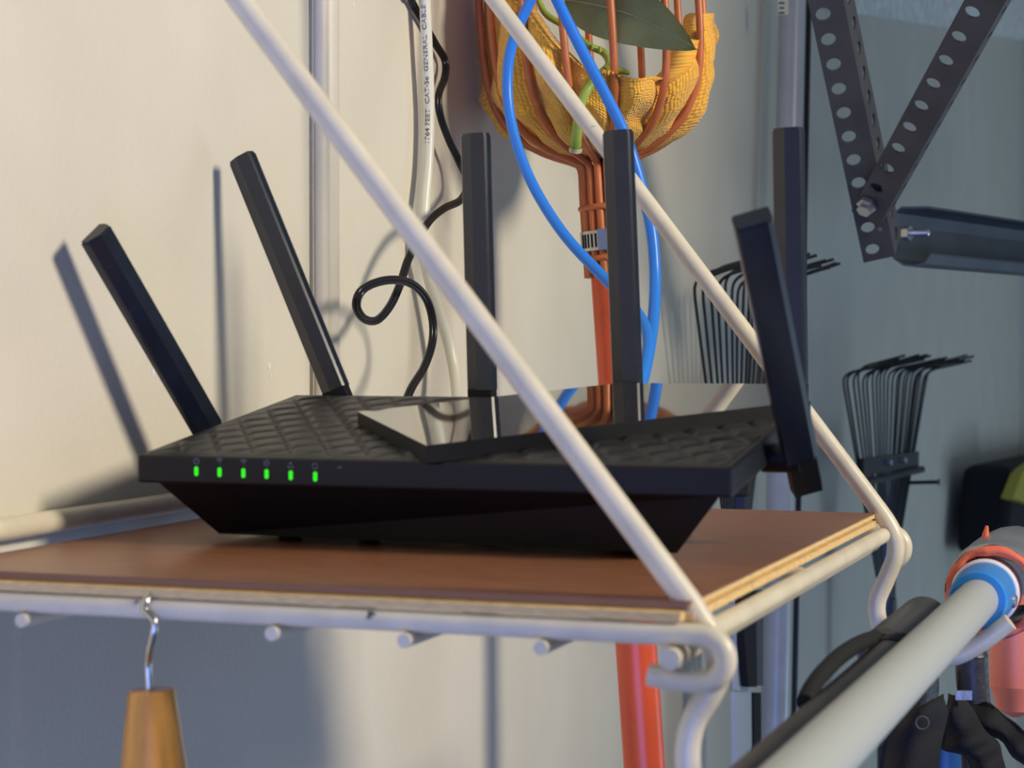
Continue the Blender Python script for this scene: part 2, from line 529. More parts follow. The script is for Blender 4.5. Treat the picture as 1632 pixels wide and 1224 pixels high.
MB().add(vs, fs, True).build('relief_top', M_reliefp, rt)
# glossy raised plate running diagonally to the far right corner
PH = 0.0072
n_top = Vector((0, -tilt, 1)).normalized()
p_top = Vector((0, RY0, RZF + PH))
poly = [at_plane(x, y, p_top, n_top) for x, y in ((570, 656), (679, 710), (1252, 643))]
rgt = poly[2]
dirv = (poly[2] - poly[1]).normalized()
kx = (RX1 - 0.001 - poly[2].x) / dirv.x
pr = poly[2] + dirv * kx
# back edge runs parallel from the first corner until the router's back edge
kb = (RY1 - 0.001 - poly[0].y) / dirv.y
pb = poly[0] + dirv * kb
corner = Vector((RX1 - 0.001, RY1 - 0.001, p_top.z + (RY1 - 0.001 - RY0) * tilt))
P5 = [poly[0], poly[1]]
if pr.y < RY1 - 0.001: P5 += [pr, corner]
else:
    kb2 = (RY1 - 0.001 - poly[1].y) / dirv.y
    P5 += [poly[1] + dirv * kb2]
P5 += [pb] if pb.x < RX1 else []
n = len(P5)
vs = [p + Vector((0, 0, -PH)) for p in P5] + P5
m = MB().add(vs, [tuple(range(n))[::-1]] + [(k, (k + 1) % n, n + (k + 1) % n, n + k) for k in range(n)], mi=1).add(vs, [tuple(range(n, 2 * n))])
pl = m.build('glossy_plate', [M_gloss, M_blackp], rt)
# status lights and printed symbols on the front band
for k, (px, py) in enumerate(((313, 751), (350, 752.5), (388, 754), (425, 755.5), (463.5, 757.5), (502.5, 759.5))):
    p = at(px, py, Y=RY0 - 0.0001)
    hw, hh = 0.00085, 0.0020
    sec = [(hw * math.cos(a), (hh - hw) * (1 if math.sin(a) >= 0 else -1) + hw * math.sin(a)) for a in [2 * math.pi * (q + .5) / 12 for q in range(12)]]
    MB().prism(sec, p + Vector((0, 0.0004, 0)), p + Vector((0, -0.0003, 0)), (1, 0, 0), (0, 0, 1)).build('status_light', M_led, rt)
def ring(m, c, r, w, n=14, a0=0, a1=360):
    vs, fs = [], []
    for k in range(n + 1):
        a = math.radians(a0 + (a1 - a0) * k / n)
        for rr in (r, r - w):
            vs.append(c + Vector((rr * math.cos(a), 0, rr * math.sin(a))))
    for k in range(n): fs.append((2 * k, 2 * k + 2, 2 * k + 3, 2 * k + 1))
    return m.add(vs, fs)
def bar(m, c, w, h):
    return m.add([c + Vector((-w / 2, 0, -h / 2)), c + Vector((w / 2, 0, -h / 2)), c + Vector((w / 2, 0, h / 2)), c + Vector((-w / 2, 0, h / 2))], [(0, 1, 2, 3)])
for k, (px, py) in enumerate(((313, 735), (350, 735), (388, 737), (425, 738), (463, 741), (502, 743), (541, 745))):
    c = at(px, py, Y=RY0 - 0.0002)
    m = MB()
    if k == 0: ring(m, c, .0014, .0004, 14, 120, 420); bar(m, c + Vector((0, 0, .001)), .0004, .0014)
    elif k in (1, 2): ring(m, c + Vector((0, 0, -.0008)), .0021, .0005, 10, 45, 135); ring(m, c + Vector((0, 0, -.0008)), .0012, .0005, 10, 45, 135); bar(m, c + Vector((0, 0, -.0010)), .0005, .0005)
    elif k == 3: ring(m, c, .0014, .0003); bar(m, c, .0024, .0003); bar(m, c, .0003, .0024)
    elif k == 4: bar(m, c + Vector((0, 0, .0007)), .0012, .0009); bar(m, c + Vector((-.0008, 0, -.0008)), .001, .0009); bar(m, c + Vector((.0008, 0, -.0008)), .001, .0009)
    elif k == 5: ring(m, c, .0013, .0004, 12, 20, 180); ring(m, c, .0013, .0004, 12, 200, 360)
    else: bar(m, c, .0020, .0005); bar(m, c + Vector((.0006, 0, 0)), .0005, .0012)
    m.build('printed_symbol', M_icon, rt)

# antennas: bevelled bars; section (across, out towards the viewer)
def antenna(base, tip, face, width=0.0150, depth=0.0085, foot=0.018, mirror=False):
    base = Vector(base); tip = Vector(tip)
    ax = (tip - base).normalized()
    fz = Vector(face); fz = (fz - ax * fz.dot(ax)).normalized()
    xa = ax.cross(fz).normalized() * -1
    if xa.dot(right) < 0: xa = -xa
    w, d = width / 2, depth / 2
    sec = [(-w, -d * .8), (w * .9, -d * .8), (w, -d * .2), (w * .92, d * .70), (w * .80, d), (-w * .12, d), (-w * .9, d * .25), (-w, -.1 * d)]
    if mirror: sec = [(-w, -d), (w, -d), (w, d * .3), (w * .68, d), (-w * .88, d), (-w, d * .6)]
    m = MB()
    p0 = base + ax * foot
    m.prism(sec, p0, tip - ax * 0.0012, xa, fz)
    m.prism([(x * .93, y * .9) for x, y in sec], tip - ax * 0.0012, tip, xa, fz)
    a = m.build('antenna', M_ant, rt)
    # hinge foot
    h = MB()
    s2 = [(-w * .72, -d), (w * .72, -d), (w * .95, -d * .3), (w * .80, d * .85), (-w * .80, d * .85), (-w * .95, -d * .3)]
    h.prism(s2, base - ax * 0.006, p0 + ax * 0.0005, xa, fz)
    child(h, 'hinge', M_blackp, a)
    return a
RYA = RY1 + 0.0090
def rear(basepx, tippx):
    b = at(*basepx, Y=RYA); t_ = at(*tippx, Y=RYA)
    ax = (t_ - b).normalized()
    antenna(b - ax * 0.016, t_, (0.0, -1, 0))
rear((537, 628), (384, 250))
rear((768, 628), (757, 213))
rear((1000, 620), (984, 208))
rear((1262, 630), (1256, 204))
XA1, XA6 = 0.0345, RX1 + 0.0120
b1 = at(326, 672, X=XA1); t1 = at(152, 371, X=0.019); ax = (t1 - b1).normalized()
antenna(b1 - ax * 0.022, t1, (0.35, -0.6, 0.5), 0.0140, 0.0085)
b6 = at(1283, 762, X=XA6); t6 = at(1199, 347, X=XA6)
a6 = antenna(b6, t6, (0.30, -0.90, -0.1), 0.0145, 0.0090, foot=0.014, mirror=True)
# pivot blocks joining the side antennas to the body
for (xx0, xx1, bb) in ((XA1, RX0 + .004, b1 - ax * .012), (RX1 - .004, XA6, b6 + (t6 - b6).normalized() * 0.012)):
    MB().tube([(xx0, bb.y, bb.z), (xx1, bb.y, bb.z)], 0.0060, 16).build('antenna_pivot', M_blackp, rt)
for xr in (537, 768, 1000, 1262):
    b = at(xr, 640, Y=RYA)
    MB().tube([(b.x, RYA + .001, b.z - .012), (b.x, RY1 - .003, b.z - .012)], 0.0052, 14).build('antenna_pivot', M_blackp, rt)

# ------------------------------------------------------------------ cables behind the router
YC = 1.085
pts = [at(x, y, Y=yy) for x, y, yy in ((960, -700, 1.185), (930, -300, 1.185), (880, -60, 1.185), (846, 0, 1.185), (815, 75, 1.185), (809, 150, 1.185), (822, 225, 1.180), (852, 300, 1.175), (900, 375, 1.170), (962, 442, 1.165), (1010, 490, 1.152), (1032, 535, 1.129), (1026, 590, 1.102), (1000, 650, 1.074))]
tag(MB().tube(spline(pts, 8), 0.0033, 14).build('network_cable', M_bluec), 'bright blue network cable bowing left across the orange basket', 'cable', 'blue network cables')
pts = [at(x, y, Y=yy) for x, y, yy in ((790, -700, 1.210), (810, -300, 1.210), (862, -60, 1.210), (888, 0, 1.205), (925, 75, 1.205), (962, 145, 1.205), (996, 215, 1.205), (1020, 290, 1.205), (1038, 365, 1.200), (1044, 440, 1.195), (1041, 510, 1.176), (1032, 570, 1.148), (1016, 640, 1.117))]
tag(MB().tube(spline(pts, 8), 0.0036, 14).build('network_cable', M_bluec), 'bright blue network cable hanging right of the tallest middle antenna', 'cable', 'blue network cables')

# white printed cable along the wall
wp = [at(x, y, X=xx) for x, y, xx in ((668, -700, .0110), (670, -350, .0110), (674, -60, .0110), (677, 0, .0110), (681, 90, .0105), (684, 180, .0100), (682, 260, .0100), (676, 330, .0105), (674, 390, .0115), (684, 445, .012), (702, 505, .015), (718, 560, .019), (727, 615, .025), (730, 680, .034))]
RWC = 0.0036
wc = thing('white_cable', wp[-1], 'white printed data cable running down the wall left of an antenna', 'cable')
wpath = spline(wp, 10)
MB().tube(wpath, RWC, 16).build('jacket', M_whitec, wc)
# lettering wrapped round the jacket, reading upwards
def wrap_text(txt, p_start, p_end, size, radius, facing, parent, name='lettering', m=M_ink):
    cu = bpy.data.curves.new('txt', 'FONT')
    cu.body = txt; cu.size = 1.0; cu.align_x = 'LEFT'; cu.align_y = 'CENTER'
    to = bpy.data.objects.new('txt', cu); COL.objects.link(to)
    dg = bpy.context.evaluated_depsgraph_get(); dg.update()
    me = bpy.data.meshes.new_from_object(to.evaluated_get(dg))
    bpy.data.objects.remove(to)
    xs = [v.co.x for v in me.vertices]; w = max(xs) - min(xs); x0 = min(xs)
    ln = [(Vector(b) - Vector(a)).length for a, b in zip(wpath[:-1], wpath[1:])]
    cum = [0]
    for l in ln: cum.append(cum[-1] + l)
    tot = lambda s: max(0, min(cum[-1], s))
    def pos(s):
        s = tot(s)
        for i in range(len(ln)):
            if s <= cum[i + 1] + 1e-9:
                t = (s - cum[i]) / ln[i]
                return wpath[i].lerp(wpath[i + 1], t), (wpath[i + 1] - wpath[i]).normalized()
        return wpath[-1], (wpath[-1] - wpath[-2]).normalized()
    def nearest(z):
        return min(range(len(wpath)), key=lambda i: abs(wpath[i].z - z))
    sa, sb = cum[nearest(p_start.z)], cum[nearest(p_end.z)]
    fc = Vector(facing).normalized()
    out = []
    for v in me.vertices:
        f = (v.co.x - x0) / w
        c, tg = pos(sa + (sb - sa) * f)
        a = (fc - tg * fc.dot(tg)).normalized()
        b = tg.cross(a)
        ang = v.co.y * size / radius * TXT_SIGN
        out.append(c + a * math.cos(ang) * radius + b * math.sin(ang) * radius)
    mb = MB().add(out, [tuple(p.vertices) for p in me.polygons])
    bpy.data.meshes.remove(me)
    return mb.build(name, m, parent)
TXT_SIGN = 1.0
view = (CAM - wp[2]).normalized() + Vector((-0.25, -0.25, 0))
wrap_text('1764 FEET  CAT-5e  GENERAL  CABLE', at(683, 228, X=.0102), at(680, 9, X=.0110), 0.0042, RWC + 0.00012, view, wc)

# black twin cord
bp_ = [at(x, y, X=xx) for x, y, xx in ((560, -700, .004), (600, -300, .004), (640, -40, .004), (655, 0, .004), (676, 38, .004), (694, 70, .005), (709, 96, .006), (709, 122, .008), (699, 152, .010), (702, 185, .011), (715, 222, .012), (732, 258, .014), (745, 290, .020), (735, 318, .028), (708, 332, .031), (686, 350, .031), (668, 378, .031), (650, 415, .030), (638, 452, .030), (622, 487, .030), (601, 510, .031), (580, 508, .033), (568, 488, .035), (574, 466, .038), (595, 452, .040), (625, 446, .041), (655, 452, .042), (678, 474, .043), (689, 508, .044), (689, 545, .045), (676, 585, .047), (655, 620, .050), (638, 665, .054))]
bpath = spline(bp_, 8)
bc = thing('power_cord', bp_[-1], 'thin black twin cord with a loop hanging in front of the wall', 'cord')
off = Vector((0.0005, 0, 0.0))
for sgn in (-1, 1):
    pp = []
    for i, p in enumerate(bpath):
        tg = (bpath[min(i + 1, len(bpath) - 1)] - bpath[max(i - 1, 0)]).normalized()
        sd = tg.cross(ray(650, 400).normalized()).normalized()
        pp.append(p + sd * 0.00105 * sgn)
    MB().tube(pp, 0.0014, 10).build('conductor', M_blackc, bc)

# ------------------------------------------------------------------ fruit picker
YP = 1.30
ptop = at(950, 100, Y=YP); pbot = at(1027, 1224, Y=YP)
pax = (ptop - pbot).normalized()                       # up along the pole
def paxis(py):                                         # point on the axis at a picture height
    z = at(980, py, Y=YP).z
    return pbot + pax * ((z - pbot.z) / pax.z)
fp_ = thing('fruit_picker', pbot + pax * (-1.6), 'red-orange pole fruit picker with an orange wire basket against the wall', 'fruit picker')
ptop_ = paxis(425)
MB().lathe(ptop_, -pax, [(0, .0001), (0, .0118), (.002, .0132), (.24, .0132), (.2405, .0137), (1.75, .0140), (1.75, .0001)], 24).build('pole', M_pole, fp_)
e1 = (right - pax * right.dot(pax)).normalized(); e2 = pax.cross(e1)
if e2.dot(fwd) < 0: e2 = -e2
Bz = paxis(262)
RW = 0.0026
def wire_pts(a):
    c, s_ = math.cos(a), math.sin(a)
    prof = [(-.074, .0150), (-.05, .0150), (-.02, .0148), (-.002, .0150), (.0035, .022), (.011, .040), (.024, .058), (.044, .0690), (.070, .0735), (.105, .0745), (.20, .0745)]
    return spline([Bz + pax * h + (e1 * c + e2 * s_) * r for h, r in prof], 5)
NW = 13
angs = [math.radians(x) for x in (8, 36, 62, 90, 120, 150, 178, 205, 230, 252, 276, 305, 334)]
for a in angs:
    MB().tube(wire_pts(a), RW, 10).build('basket_wire', M_wire, fp_)
def hoop(h, R, r, nm, m):
    c = Bz + pax * h
    pts = [c + (e1 * math.cos(t) + e2 * math.sin(t)) * R for t in [2 * math.pi * k / 32 for k in range(32)]]
    return MB().tube(pts, r, 10, closed=True).build(nm, m, fp_)
hoop(-.0285, .0165, .0022, 'binding_ring', M_wire)
hoop(-.062, .0165, .0022, 'binding_ring', M_wire)
hoop(.20, .0745, .0026, 'basket_rim', M_wire)
# worm-drive clamp
cl = paxis(384)
cm = MB().lathe(cl - pax * .0065, pax, [(0, .0172), (0, .0185), (.013, .0185), (.013, .0172)], 28).build('hose_clamp', M_steel, fp_)
o0 = cl - e2 * .0185
def obox(c, ex, ey, ez, hx, hy, hz):
    return [c + ex * (sx * hx) + ey * (sy * hy) + ez * (sz * hz) for sz in (-1, 1) for sx, sy in ((-1, -1), (1, -1), (1, 1), (-1, 1))]
child(MB().hexa(obox(o0 - e1 * .002, e1, e2, pax, .0058, .0030, .0068)), 'screw_housing', M_steel, cm)
child(MB().lathe(o0 + e1 * .0035 - e2 * .002, e1, [(0, .0001), (0, .0052), (.006, .0052), (.006, .0001)], 12, smooth=False), 'screw_head', M_steel, cm)
for k in range(5):
    c = cl + (e1 * math.cos(math.radians(205 + 9 * k)) - e2 * abs(math.sin(math.radians(205 + 9 * k)))) * .01862
    child(MB().hexa(obox(c, e1, e2, pax, .0006, .0004, .0045)), 'band_slot', M_ink, cm)

# orange cloth in the basket
tw_c = Bz + pax * 0.003
NT, NV = 160, 64
vs, fs, uvs = [], [], []
def rim(a):
    l = math.exp(-((((math.degrees(a) - 190 + 180) % 360) - 180) / 46.0) ** 2)
    r = math.exp(-((((math.degrees(a) - 352 + 180) % 360) - 180) / 34.0) ** 2)
    return 0.036 + 0.125 * l + 0.050 * r + 0.005 * math.sin(3 * a + .6)
for j in range(NV + 1):
    v = j / NV
    for i in range(NT + 1):
        a = 2 * math.pi * i / NT
        H = rim(a)
        if v < 0.62:                                   # outside, from the bottom to the rim
            w_ = v / 0.62
            h = H * w_ ** 1.5
            base = [(0, .010), (.004, .034), (.012, .052), (.026, .068), (.045, .0775), (.075, .0765), (.13, .073), (.2, .073)]
        else:                                          # over the rim and back down inside
            w_ = (1 - v) / 0.38
            h = 0.022 + (H - 0.022) * max(0, w_) ** 0.8
            base = [(0, .004), (.022, .004), (.026, .036), (.035, .050), (.055, .058), (.09, .060), (.2, .061)]
        r_ = base[-1][1]
        for (h0, r0), (h1, r1) in zip(base[:-1], base[1:]):
            if h0 <= h <= h1:
                r_ = r0 + (r1 - r0) * (h - h0) / (h1 - h0); break
        if v > 0.97: r_ *= max(0.02, (1 - v) / 0.03)
        rimt = math.exp(-((v - .62) / .06) ** 2)
        c_, s_ = math.cos(a), math.sin(a)
        nz = noise.noise(Vector((c_ * 2.2, s_ * 2.2, v * 4.0))) * .010 + noise.noise(Vector((c_ * 5 + 3, s_ * 5, v * 9))) * .005
        pin = min(abs(((a - b + math.pi) % (2 * math.pi)) - math.pi) for b in angs)
        pinch = -0.0025 - 0.0085 * math.exp(-(pin / 0.085) ** 2) if v < .6 else 0
        bulge = 0.005 * math.exp(-((((math.degrees(a) - 352 + 180) % 360) - 180) / 30.0) ** 2) * (1 if v < .7 else .3)
        grow = min(1, h / .02)
        R = max(0.002, r_ + (nz + pinch + bulge) * grow - 0.004 * rimt)
        hh = h + noise.noise(Vector((c_ * 3, s_ * 3, 7 + v * 3))) * .006 * grow + 0.003 * rimt
        vs.append(tw_c + pax * hh + (e1 * c_ + e2 * s_) * R)
        uvs.append((i / NT, v))
for j in range(NV):
    for i in range(NT):
        a = j * (NT + 1) + i
        fs.append((a, a + 1, a + NT + 2, a + NT + 1))
tw = MB().add(vs, fs, True).build('cleaning_cloth', M_towel)
uvl = tw.data.uv_layers.new(name='UVMap')
for lp in tw.data.loops:
    uvl.data[lp.index].uv = uvs[lp.vertex_index]
tag(tw, 'bright orange terry cloth bunched inside the wire basket', 'cloth')

# twig with one leaf
YT = 1.262
tg_ = thing('twig', at(918, 240, Y=1.225), 'green leafy twig poking through the wire basket', 'twig')
st = [at(x, y, Y=yy) for x, y, yy in ((917, 238, 1.226), (920, 205, 1.220), (926, 165, 1.220), (938, 140, 1.222), (955, 120, 1.235), (971, 103, 1.25), (962, 84, 1.265), (938, 72, 1.262), (900, 42, 1.262), (868, 20, 1.262), (852, -20, 1.262))]
MB().tube(spline(st, 6), [0.0036 - 0.0014 * min(1, k / 45) for k in range(61)], 12).build('stem', M_stem, tg_)
MB().lathe(st[0] + Vector((0, 0, -.0012)), (st[1] - st[0]), [(0, .0001), (0, .0042), (.003, .0042)], 12).build('cut_end', M_cut, tg_)
MB().tube([at(968, 104, Y=1.262), at(986, 112, Y=1.266), at(1003, 116, Y=1.27)], [.0022, .0024, .0016], 10).build('side_stem', M_stem, tg_)
for (x, y) in ((943, 75), (956, 78)):
    MB().tube([at(x, y + 4, Y=1.262), at(x, y - 4, Y=1.260)], [.0014, .0009], 8).build('bud', M_stem, tg_)
# leaf blade (curved, with thickness)
la, lb = at(898, 0, Y=1.255), at(1112, 80, Y=1.225)
ld = lb - la
upl = Vector((0, 0, 1)); side = (upl - ld.normalized() * upl.dot(ld.normalized())).normalized()
outn = ld.normalized().cross(side).normalized()
if outn.dot(CAM - la) < 0: outn = -outn
NL, NWd = 26, 8
vs, fs = [], []
for layer in (0, 1):
    for i in range(NL + 1):
        t = i / NL
        wid = 0.0215 * (math.sin(math.pi * min(1, t * 1.0) ** 0.85) ** 0.8) * (1 - 0.25 * t)
        for k in range(NWd + 1):
            s_ = -1 + 2 * k / NWd
            droop = -0.010 * math.sin(math.pi * t) * -1
            p = la + ld * t + side * (s_ * wid + 0.006 * math.sin(math.pi * t)) + outn * (0.004 * abs(s_) + 0.003 * math.sin(6 * t) - layer * 0.0006)
            vs.append(p)
W1 = NWd + 1; off_ = (NL + 1) * W1
for i in range(NL):
    for k in range(NWd):
        a = i * W1 + k
        fs.append((a, a + 1, a + W1 + 1, a + W1))
        fs.append((off_ + a, off_ + a + W1, off_ + a + W1 + 1, off_ + a + 1))
lf = MB().add(vs, fs, True).build('leaf', M_leaf, tg_)
child(MB().tube([la + ld * t + side * (0.006 * math.sin(math.pi * t)) + outn * (0.0003 + 0.003 * math.sin(6 * t)) for t in [k / 20 * .97 for k in range(21)]], [0.0008 - .0005 * k / 20 for k in range(21)], 6), 'midrib', M_vein, lf)

# ------------------------------------------------------------------ perforated hangers and door track
def perforated(name, holes_px, T0, T1, halfw, edge, side_ext, label, flange_dir, n_extra=(1, 1), fl_w=0.03, fold_right=True):
    """angle iron through a row of holes given in the picture, at depths T0..T1"""
    k = len(holes_px)
    P0 = CAM + ray(*holes_px[0]) * T0
    P1 = CAM + ray(*holes_px[-1]) * T1
    ax = (P1 - P0).normalized()
    pitch = (P1 - P0).length / (k - 1)
    # face normal towards the viewer
    nrm = (CAM - P0).normalized()
    nrm = Vector(flange_dir) if flange_dir else nrm
    nrm = (nrm - ax * nrm.dot(ax)).normalized()
    xs = ax.cross(nrm).normalized()
    if xs.dot(right) < 0: xs = -xs
    th = 0.0022
    rh = 0.0058
    N = 20
    m = MB()
    i_a, i_b = -n_extra[0], k - 1 + n_extra[1]
    def strip(org, xa, na, xl, xr, cx):
        for i in range(i_a, i_b + 1):
            c = org + ax * (pitch * i) + xa * cx
            outer, inner = [], []
            for q in range(N):
                a = 2 * math.pi * (q + .5) / N
                dx, dy = math.cos(a), math.sin(a)
                tx = ((xr - cx) if dx > 0 else (cx - xl)) / max(1e-9, abs(dx))
                ty = (pitch / 2) / max(1e-9, abs(dy))
                tt = min(tx, ty)
                outer.append(c + xa * (dx * tt) + ax * (dy * tt))
                inner.append(c + xa * (dx * rh) + ax * (dy * rh))
            corners = []
            vs = outer + inner + [p - na * th for p in outer] + [p - na * th for p in inner]
            fs = []
            for q in range(N):
                r_ = (q + 1) % N
                fs.append((q, r_, N + r_, N + q))
                fs.append((2 * N + q, 3 * N + q, 3 * N + r_, 2 * N + r_))
                fs.append((N + q, N + r_, 3 * N + r_, 3 * N + q))
            # corner fillers
            for sx, sy in ((1, 1), (-1, 1), (-1, -1), (1, -1)):
                cp = c + xa * ((xr - cx) if sx > 0 else (xl - cx)) + ax * (sy * pitch / 2)
                best = sorted(range(N), key=lambda q: (outer[q] - cp).length)[:2]
                b0 = len(vs)
                vs += [cp, cp - na * th]
                q0, q1 = best
                fs.append((q0, q1, b0)); fs.append((2 * N + q1, 2 * N + q0, b0 + 1))
            m.add(vs, fs)
        A = org + ax * (pitch * (i_a - .5)); B = org + ax * (pitch * (i_b + .5))
        for xx in (xl, xr):
            m.add([A + xa * xx, B + xa * xx, B + xa * xx - na * th, A + xa * xx - na * th], [(0, 1, 2, 3)])
        for E in (A, B):
            m.add([E + xa * xl, E + xa * xr, E + xa * xr - na * th, E + xa * xl - na * th], [(0, 1, 2, 3)])
    strip(P0, xs, nrm, -edge[0], edge[1], 0.0)
    # second flange, folded away from the viewer along the right edge
    bend = P0 + xs * edge[1]
    f2 = (-nrm * math.cos(side_ext) + xs * math.sin(side_ext)).normalized()
    n2 = ax.cross(f2).normalized()
    if n2.dot(xs) < 0: n2 = -n2
    strip(bend, f2, n2, 0.0, fl_w, fl_w * 0.55)
    root = thing(name, P1, label, 'bracket', 'perforated hangers of the door track')
    m.build('perforated_angle', M_angle, root)
    return root, ax, nrm, xs, P0, P1, pitch

LH = [(1312, 23), (1321, 64), (1330, 105), (1338, 144), (1346, 182), (1354, 220), (1361, 257), (1369, 293), (1376.5, 329), (1383.5, 364), (1390.5, 398)]
hl, lax, ln_, lxs, lP0, lP1, lp = perforated('hanger_bracket', LH, 1.58, 1.72, 0, (0.0094, 0.0172), math.radians(17), 'dark perforated steel angle strip leaning slightly, beside the metal pole', None, (16, 0), 0.030)
RH = [(1549, 20), (1528, 58), (1507, 96), (1488, 132), (1468, 167), (1450, 202), (1432, 236), (1413, 268), (1396, 301), (1380, 330)]
hr, rax, rn_, rxs, rP0, rP1, rp = perforated('hanger_bracket', RH, 1.46, 1.69, 0, (0.0090, 0.0170), math.radians(9), 'dark perforated steel angle strip slanting up to the right, bolted to the other', None, (16, 0), 0.022)
# bolt through both
bpnt = CAM + ray(1380, 330) * 1.682
MB().lathe(bpnt - rn_ * .004, rn_, [(0, .0001), (0, .0085), (.004, .0085), (.004, .0062), (.0095, .0062), (.0095, .0001)], 6, smooth=False).build('bolt', M_zinc, hr)
pb2 = CAM + ray(1403, 366) * 1.70
MB().lathe(pb2 - ln_ * .002, ln_, [(0, .0001), (0, .0016), (.002, .0016), (.002, .0001)], 8).build('rivet', M_zinc, hl)

# C-shaped galvanised track running along Y
tt = thing('door_track', at(1440, 380, T=1.80), 'grey galvanised garage door track end bolted to the perforated strips', 'door track')
ts = at(1440, 329, T=1.80); tb = at(1445, 426, T=1.80)
cy, hz = ts.y, (ts.z - tb.z)
cx, cz = ts.x + 0.004, (ts.z + tb.z) / 2
R_ = hz / 2
sec = []
for d in range(60, 301, 12):
    a = math.radians(d)
    sec.append((cx + R_ * 0.62 * math.cos(a) * -1, cz + R_ * math.sin(a)))
secA = [(cx + 0.020, cz + R_ * .98), (cx + 0.018, cz + R_), (cx - .006, cz + R_), (cx - .013, cz + R_ * .80), (cx - .016, cz + R_ * .4), (cx - .016, cz - R_ * .4), (cx - .013, cz - R_ * .72), (cx - .004, cz - R_ * .95), (cx + .006, cz - R_), (cx + .015, cz - R_ * .9), (cx + .020, cz - R_ * .62)]
th = 0.0018
inner = [(x + (th if i in (3, 4, 5, 6) else 0), z - th if i < 3 else z + th * (i > 6)) for i, (x, z) in enumerate(secA)]
sect = secA + inner[::-1]
MB().prism([(x, z) for x, z in sect], (0, cy, 0), (0.43, cy + 1.95, 0), (1, 0, 0), (0, 0, 1)).build('track_channel', M_track, tt)
bq = at(1441, 372, Y=cy + .006)
bxn = Vector((1, -0.35, 0)).normalized()
bo = MB().lathe(bq, bxn, [(0, .0001), (0, .0068), (.006, .0068), (.006, .0001)], 6, smooth=False).build('nut', M_zinc, tt)
child(MB().lathe(bq, bxn, [(0, .0032)] + [(.001 * k, .0032 if k % 2 else .0027) for k in range(1, 25)] + [(.025, .0001)], 10), 'bolt_thread', M_zinc, bo)

# ------------------------------------------------------------------ rakes on the wall
def rake(P, rotz, width, ntines, label, tooth, rise, hm, hr_, fan_len=0.26):
    """P: middle of the row of bends; fan lies along the wall, teeth stick out"""
    root = thing('leaf_rake', P + Vector((0, 0, -1.3)), label, 'rake', 'leaf rakes hung on the wall')
    ydir = Vector((math.sin(rotz), math.cos(rotz), 0)); xdir = Vector((math.cos(rotz), -math.sin(rotz), 0))
    rnd = random.Random(ntines)
    hub = P + Vector((0, 0, -fan_len))
    tr = 0.0015
    for k in range(ntines):
        f = -1 + 2 * k / (ntines - 1)
        f += rnd.uniform(-.018, .018)
        bend = P + ydir * (f * width / 2) + xdir * (0.006 * (1 - f * f)) + Vector((0, 0, rnd.uniform(-.004, .004)))
        low = hub + ydir * (f * width * 0.10)
        d = (low - bend).normalized()
        tipd = (xdir * 1.0 + Vector((0, 0, rise + rnd.uniform(-.05, .05))) + ydir * (f * 0.06 + rnd.uniform(-.05, .05))).normalized()
        r_ = 0.009
        pts = [bend + tipd * tooth, bend + tipd * (tooth * .5), bend + tipd * r_ * 1.6, bend + tipd * r_ * .55 + d * r_ * .35, bend + tipd * r_ * .12 + d * r_, bend + d * r_ * 2.2]
        pts = spline(pts, 3) + [low]
        MB().tube(pts, tr, 6).build('tine', M_tine, root)
    # spreader bar
    zb_ = -0.118
    ww = width * (0.10 * 2 + (1 - .2) * (fan_len + zb_) / fan_len) / 2 * 1.03
    c = P + Vector((0, 0, zb_)) + xdir * 0.002
    def slab(c, hx, hy, hz, name, m=M_tine):
        return MB().hexa(obox(c, xdir, ydir, Vector((0, 0, 1)), hx, hy, hz)).build(name, m, root)
    bar_ = slab(c + xdir * .004, 0.0025, ww * .98, 0.0105, 'spreader_bar')
    MB().tube([c + xdir * .010 - ydir * ww * 1.05 + Vector((0, 0, -.018)), c + xdir * .010 + ydir * ww * 1.0 + Vector((0, 0, -.013))], 0.0046, 12).build('cross_wire', M_tine, root)
    for s_ in (-.18, .34):
        MB().lathe(c + ydir * (ww * s_) + xdir * .0064 + Vector((0, 0, .002)), xdir, [(0, .0001), (0, .0035), (.006, .0035), (.006, .0001)], 8).build('bolt', M_zinc, root)
    MB().tube([c + xdir * .008 + ydir * ww * .55 + Vector((0, 0, -.028)), c + xdir * .045 + ydir * ww * .60 + Vector((0, 0, -.026)), c + xdir * .047 + ydir * ww * .60 + Vector((0, 0, -.026))], [.0024, .0024, .0050], 8).build('spring_bolt', M_tine, root)
    # socket and handle
    MB().prism([(-.016, .000), (.016, .000), (.010, .014), (-.010, .014)], hub + Vector((0, 0, .055)) - xdir * .004, hub + Vector((0, 0, -.045)) - xdir * .004, ydir, xdir).build('tine_socket', M_tine, root)
    MB().lathe(hub + Vector((0, 0, -.03)) + xdir * .002, (0, 0, -1), [(0, .0001), (0, hr_ + .001), (.05, hr_ + .002), (.10, hr_ + .002), (.10, hr_), (1.3, hr_), (1.3, .0001)], 16).build('handle', hm, root)
    return root
b0 = at(1102, 448, X=0.034); b1_ = at(1240, 440, X=0.05)
mid1 = (b0 + b1_) / 2
wd1 = (b1_ - b0).length
rake(Vector((mid1.x, mid1.y, mid1.z + .0)), math.atan2(b1_.x - b0.x, b1_.y - b0.y), wd1, 15, 'black wire leaf rake hung on the wall behind the right-hand antennas', 0.066, 0.28, M_paleflat, .0060)
c0_ = at(1340, 597, X=0.036); c1_ = at(1478, 583, X=0.098)
mid2 = (c0_ + c1_) / 2
wd2 = (c1_ - c0_).length
rake(mid2, math.atan2(c1_.x - c0_.x, c1_.y - c0_.y), wd2, 22, 'black wire leaf rake hung low on the wall above the shelf corner', 0.064, 0.24, M_dkgrey, .0115)

